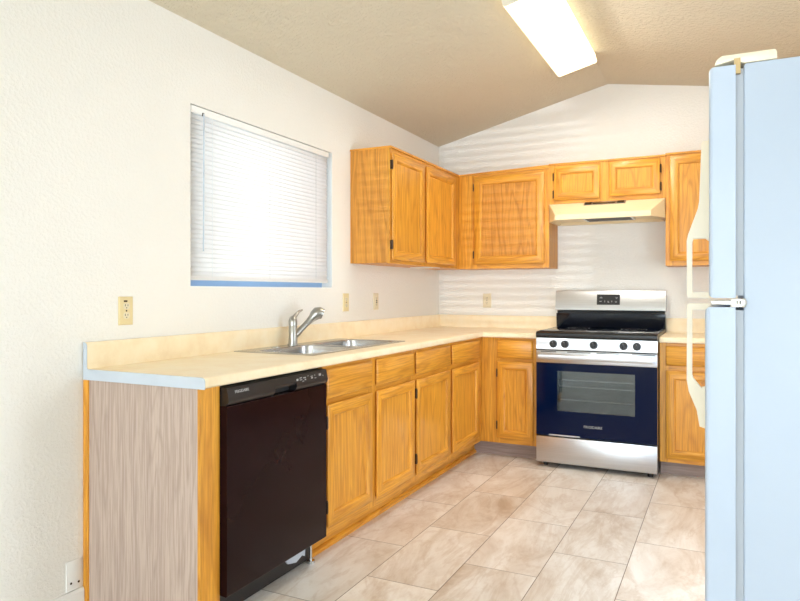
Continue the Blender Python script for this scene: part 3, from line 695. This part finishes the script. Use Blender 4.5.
part('hinge_cover', prism([(2.186, FY0+.004, 1.680), (2.190, FY0+.004, 1.692), (2.200, FY0+.004, 1.699), (2.296, FY0+.004, 1.699), (2.300, FY0+.004, 1.694), (2.300, FY0+.004, 1.6785), (2.240, FY0+.004, 1.6785), (2.222, FY0+.004, 1.687)], (0, .06, 0), .002), 'almond', r)
part('top_hinge', boxes([(2.2225, 2.2345, FY0+.002, FY0+.03, 1.658, 1.6895)]), 'brass', r)
part('middle_hinge', boxes([(2.180, FB+.006, FY0-.002, FY0+.05, 1.183, 1.192), (2.216, FB+.004, FY0-.003, FY0, 1.178, 1.196)], .001), 'chrome', r)
part('hinge_pin', tube([(2.231, FY0-.004, 1.1835), (2.231, FY0-.004, 1.1915)], .005, 10), 'nickel', r)
part('base_grille', box(2.19, FB, FY0+.02, FY1-.02, .012, .07), 'gasket', r)
for y in (FY0+.06, FY1-.06):
    for x in (2.30, 2.86): part('roller', tube([(x, y-.012, .016), (x, y+.012, .016)], .016, 14), 'dark', r)

# ------------------------------------------------------------------ ceiling light
LN = Vector((-.2407, 0, .9706)); LU = Vector((.9706, 0, .2407))
lc = Vector((1.30, 0, zc(1.30)))-LN*.0
LY0, LY1 = -2.0, -.765
def lp(u, y, w_): p = lc+LU*u-LN*w_; return Vector((p.x, y, p.z))
r = thing('ceiling_light', 'lit fluorescent wrap fixture on the sloped ceiling, above the kitchen floor', 'ceiling light', lp(0, (LY0+LY1)/2, 0))
part('pan', prism([lp(-.10, LY0+.004, .001), lp(.075, LY0+.004, .001), lp(.075, LY0+.004, .028), lp(-.10, LY0+.004, .028)], (0, LY1-LY0-.008, 0)), 'fixture', r)
U0, U1 = -.132, .134
prof = [(U0+.012, .016), (U0, .030), (U0, .080), (U0+.010, .090), (U1-.010, .090), (U1, .080), (U1, .030), (U1-.012, .016)]
bm = bmesh.new()
a = [bm.verts.new(lp(u, LY0+.004, w_)) for u, w_ in prof]; b_ = [bm.verts.new(lp(u, LY1-.004, w_)) for u, w_ in prof]
for i in range(len(prof)-1): bm.faces.new([a[i], a[i+1], b_[i+1], b_[i]])
bmesh.ops.recalc_face_normals(bm, faces=bm.faces[:])
df = part('diffuser', bm, 'diffuser', r, label='glowing acrylic wrap diffuser')
for u in (-.055, .080): part('tube_glow', prism([lp(u-.028, LY0+.05, .0905), lp(u+.028, LY0+.05, .0905), lp(u+.022, LY0+.05, .0925), lp(u-.022, LY0+.05, .0925)], (0, LY1-LY0-.17, 0)), 'tube_glow', df, label='bright tube behind the lens')
for y in (LY0, LY1-.004):
    part('end_cap', prism([lp(u, y, w_) for u, w_ in prof], (0, .004, 0)), 'fixture', r)
part('latch', tube([lp(.085, LY1-.11, .090), lp(.085, LY1-.11, .0955)], .009, 12), 'ivory', r)

# ------------------------------------------------------------------ outlets, wall plate
def outlet(F, u, v, label, mat='ivory', gfci=False, slots=True):
    o_ = F(u, v, 0); r = thing('wall_outlet', label, 'outlet', o_, 'ivory wall outlets')
    a = (u-.036, u+.036, v-.058, v+.058)
    part('cover_plate', ring_mesh(F, [inset(*a, 0, .0003), inset(*a, 0, .003), inset(*a, .004, .0065)], close_front=True, split=False), mat, r)
    if gfci:
        q = (u-.017, u+.017, v-.034, v+.034); part('receptacle', ring_mesh(F, [inset(*q, 0, .006), inset(*q, .001, .009)], close_front=True, split=False), 'ivory_pale', r)
        for dv in (-.006, .006): part('test_button', ring_mesh(F, [(u-.009, u+.009, v+dv-.004, v+dv+.004, .0085), (u-.008, u+.008, v+dv-.003, v+dv+.003, .0105)], close_front=True, split=False), 'black', r)
    else:
        for dv in (-.0195, .0195):
            P = []
            for k in range(20):
                t = 2*math.pi*k/20; P.append(F(u+.0165*math.cos(t), v+dv+max(-.0125, min(.0125, .0165*math.sin(t))), .006))
            part('receptacle', prism(P, F.w*.002), 'ivory_pale' if mat != 'ivory_pale' else mat, r)
        part('screw', tube([F(u, v, .006), F(u, v, .0078)], .0035, 10), 'bronze', r)
    for dv in ((-.022, .022) if gfci else (-.0195, .0195)):
        bm = bmesh.new()
        for du, hh, h0 in ((-.0064, .0045, .003), (.0064, .0037, .003)):
            p, q = F(u+du-.0012, v+dv+h0-hh, .0075), F(u+du+.0012, v+dv+h0+hh, .0094 if gfci else .0084)
            bm_box(bm, min(p.x, q.x), max(p.x, q.x), min(p.y, q.y), max(p.y, q.y), p.z, q.z)
        tube([F(u, v+dv-.0075, .0075), F(u, v+dv-.0075, .0094 if gfci else .0084)], .0024, 8, bm)
        part('slots', bm, 'dark', r)
    return r
WL, WB = LEFT(0), BACK(0)
o = outlet(WL, -3.311, 1.132, 'ivory duplex outlet on the left wall, left of the blind above the worktop end')
part('print_mark', box(.0062, .0068, -3.324, -3.306, 1.168, 1.175), 'bronze', o)
outlet(WL, -1.557, 1.141, 'ivory outlet on the left wall, first one right of the window')
outlet(WL, -1.147, 1.141, 'pale ivory outlet with dark buttons on the left wall, nearest the corner', 'ivory_pale', True)
outlet(WB, .434, 1.137, 'pale ivory outlet on the back wall, left of the range', 'ivory_pale')
r = thing('wall_plate', 'small white plate with two dark screws low on the left wall beside the end panel', 'wall plate', (0, -3.555, .13))
part('plate', boxes([(0.0005, .005, -3.585, -3.520, .087, .20)], .0015), 'trim', r)
for y, z in ((-3.566, .116), (-3.533, .112)): part('screw', tube([(.004, y, z), (.0062, y, z)], .0045, 10), 'bronze', r)
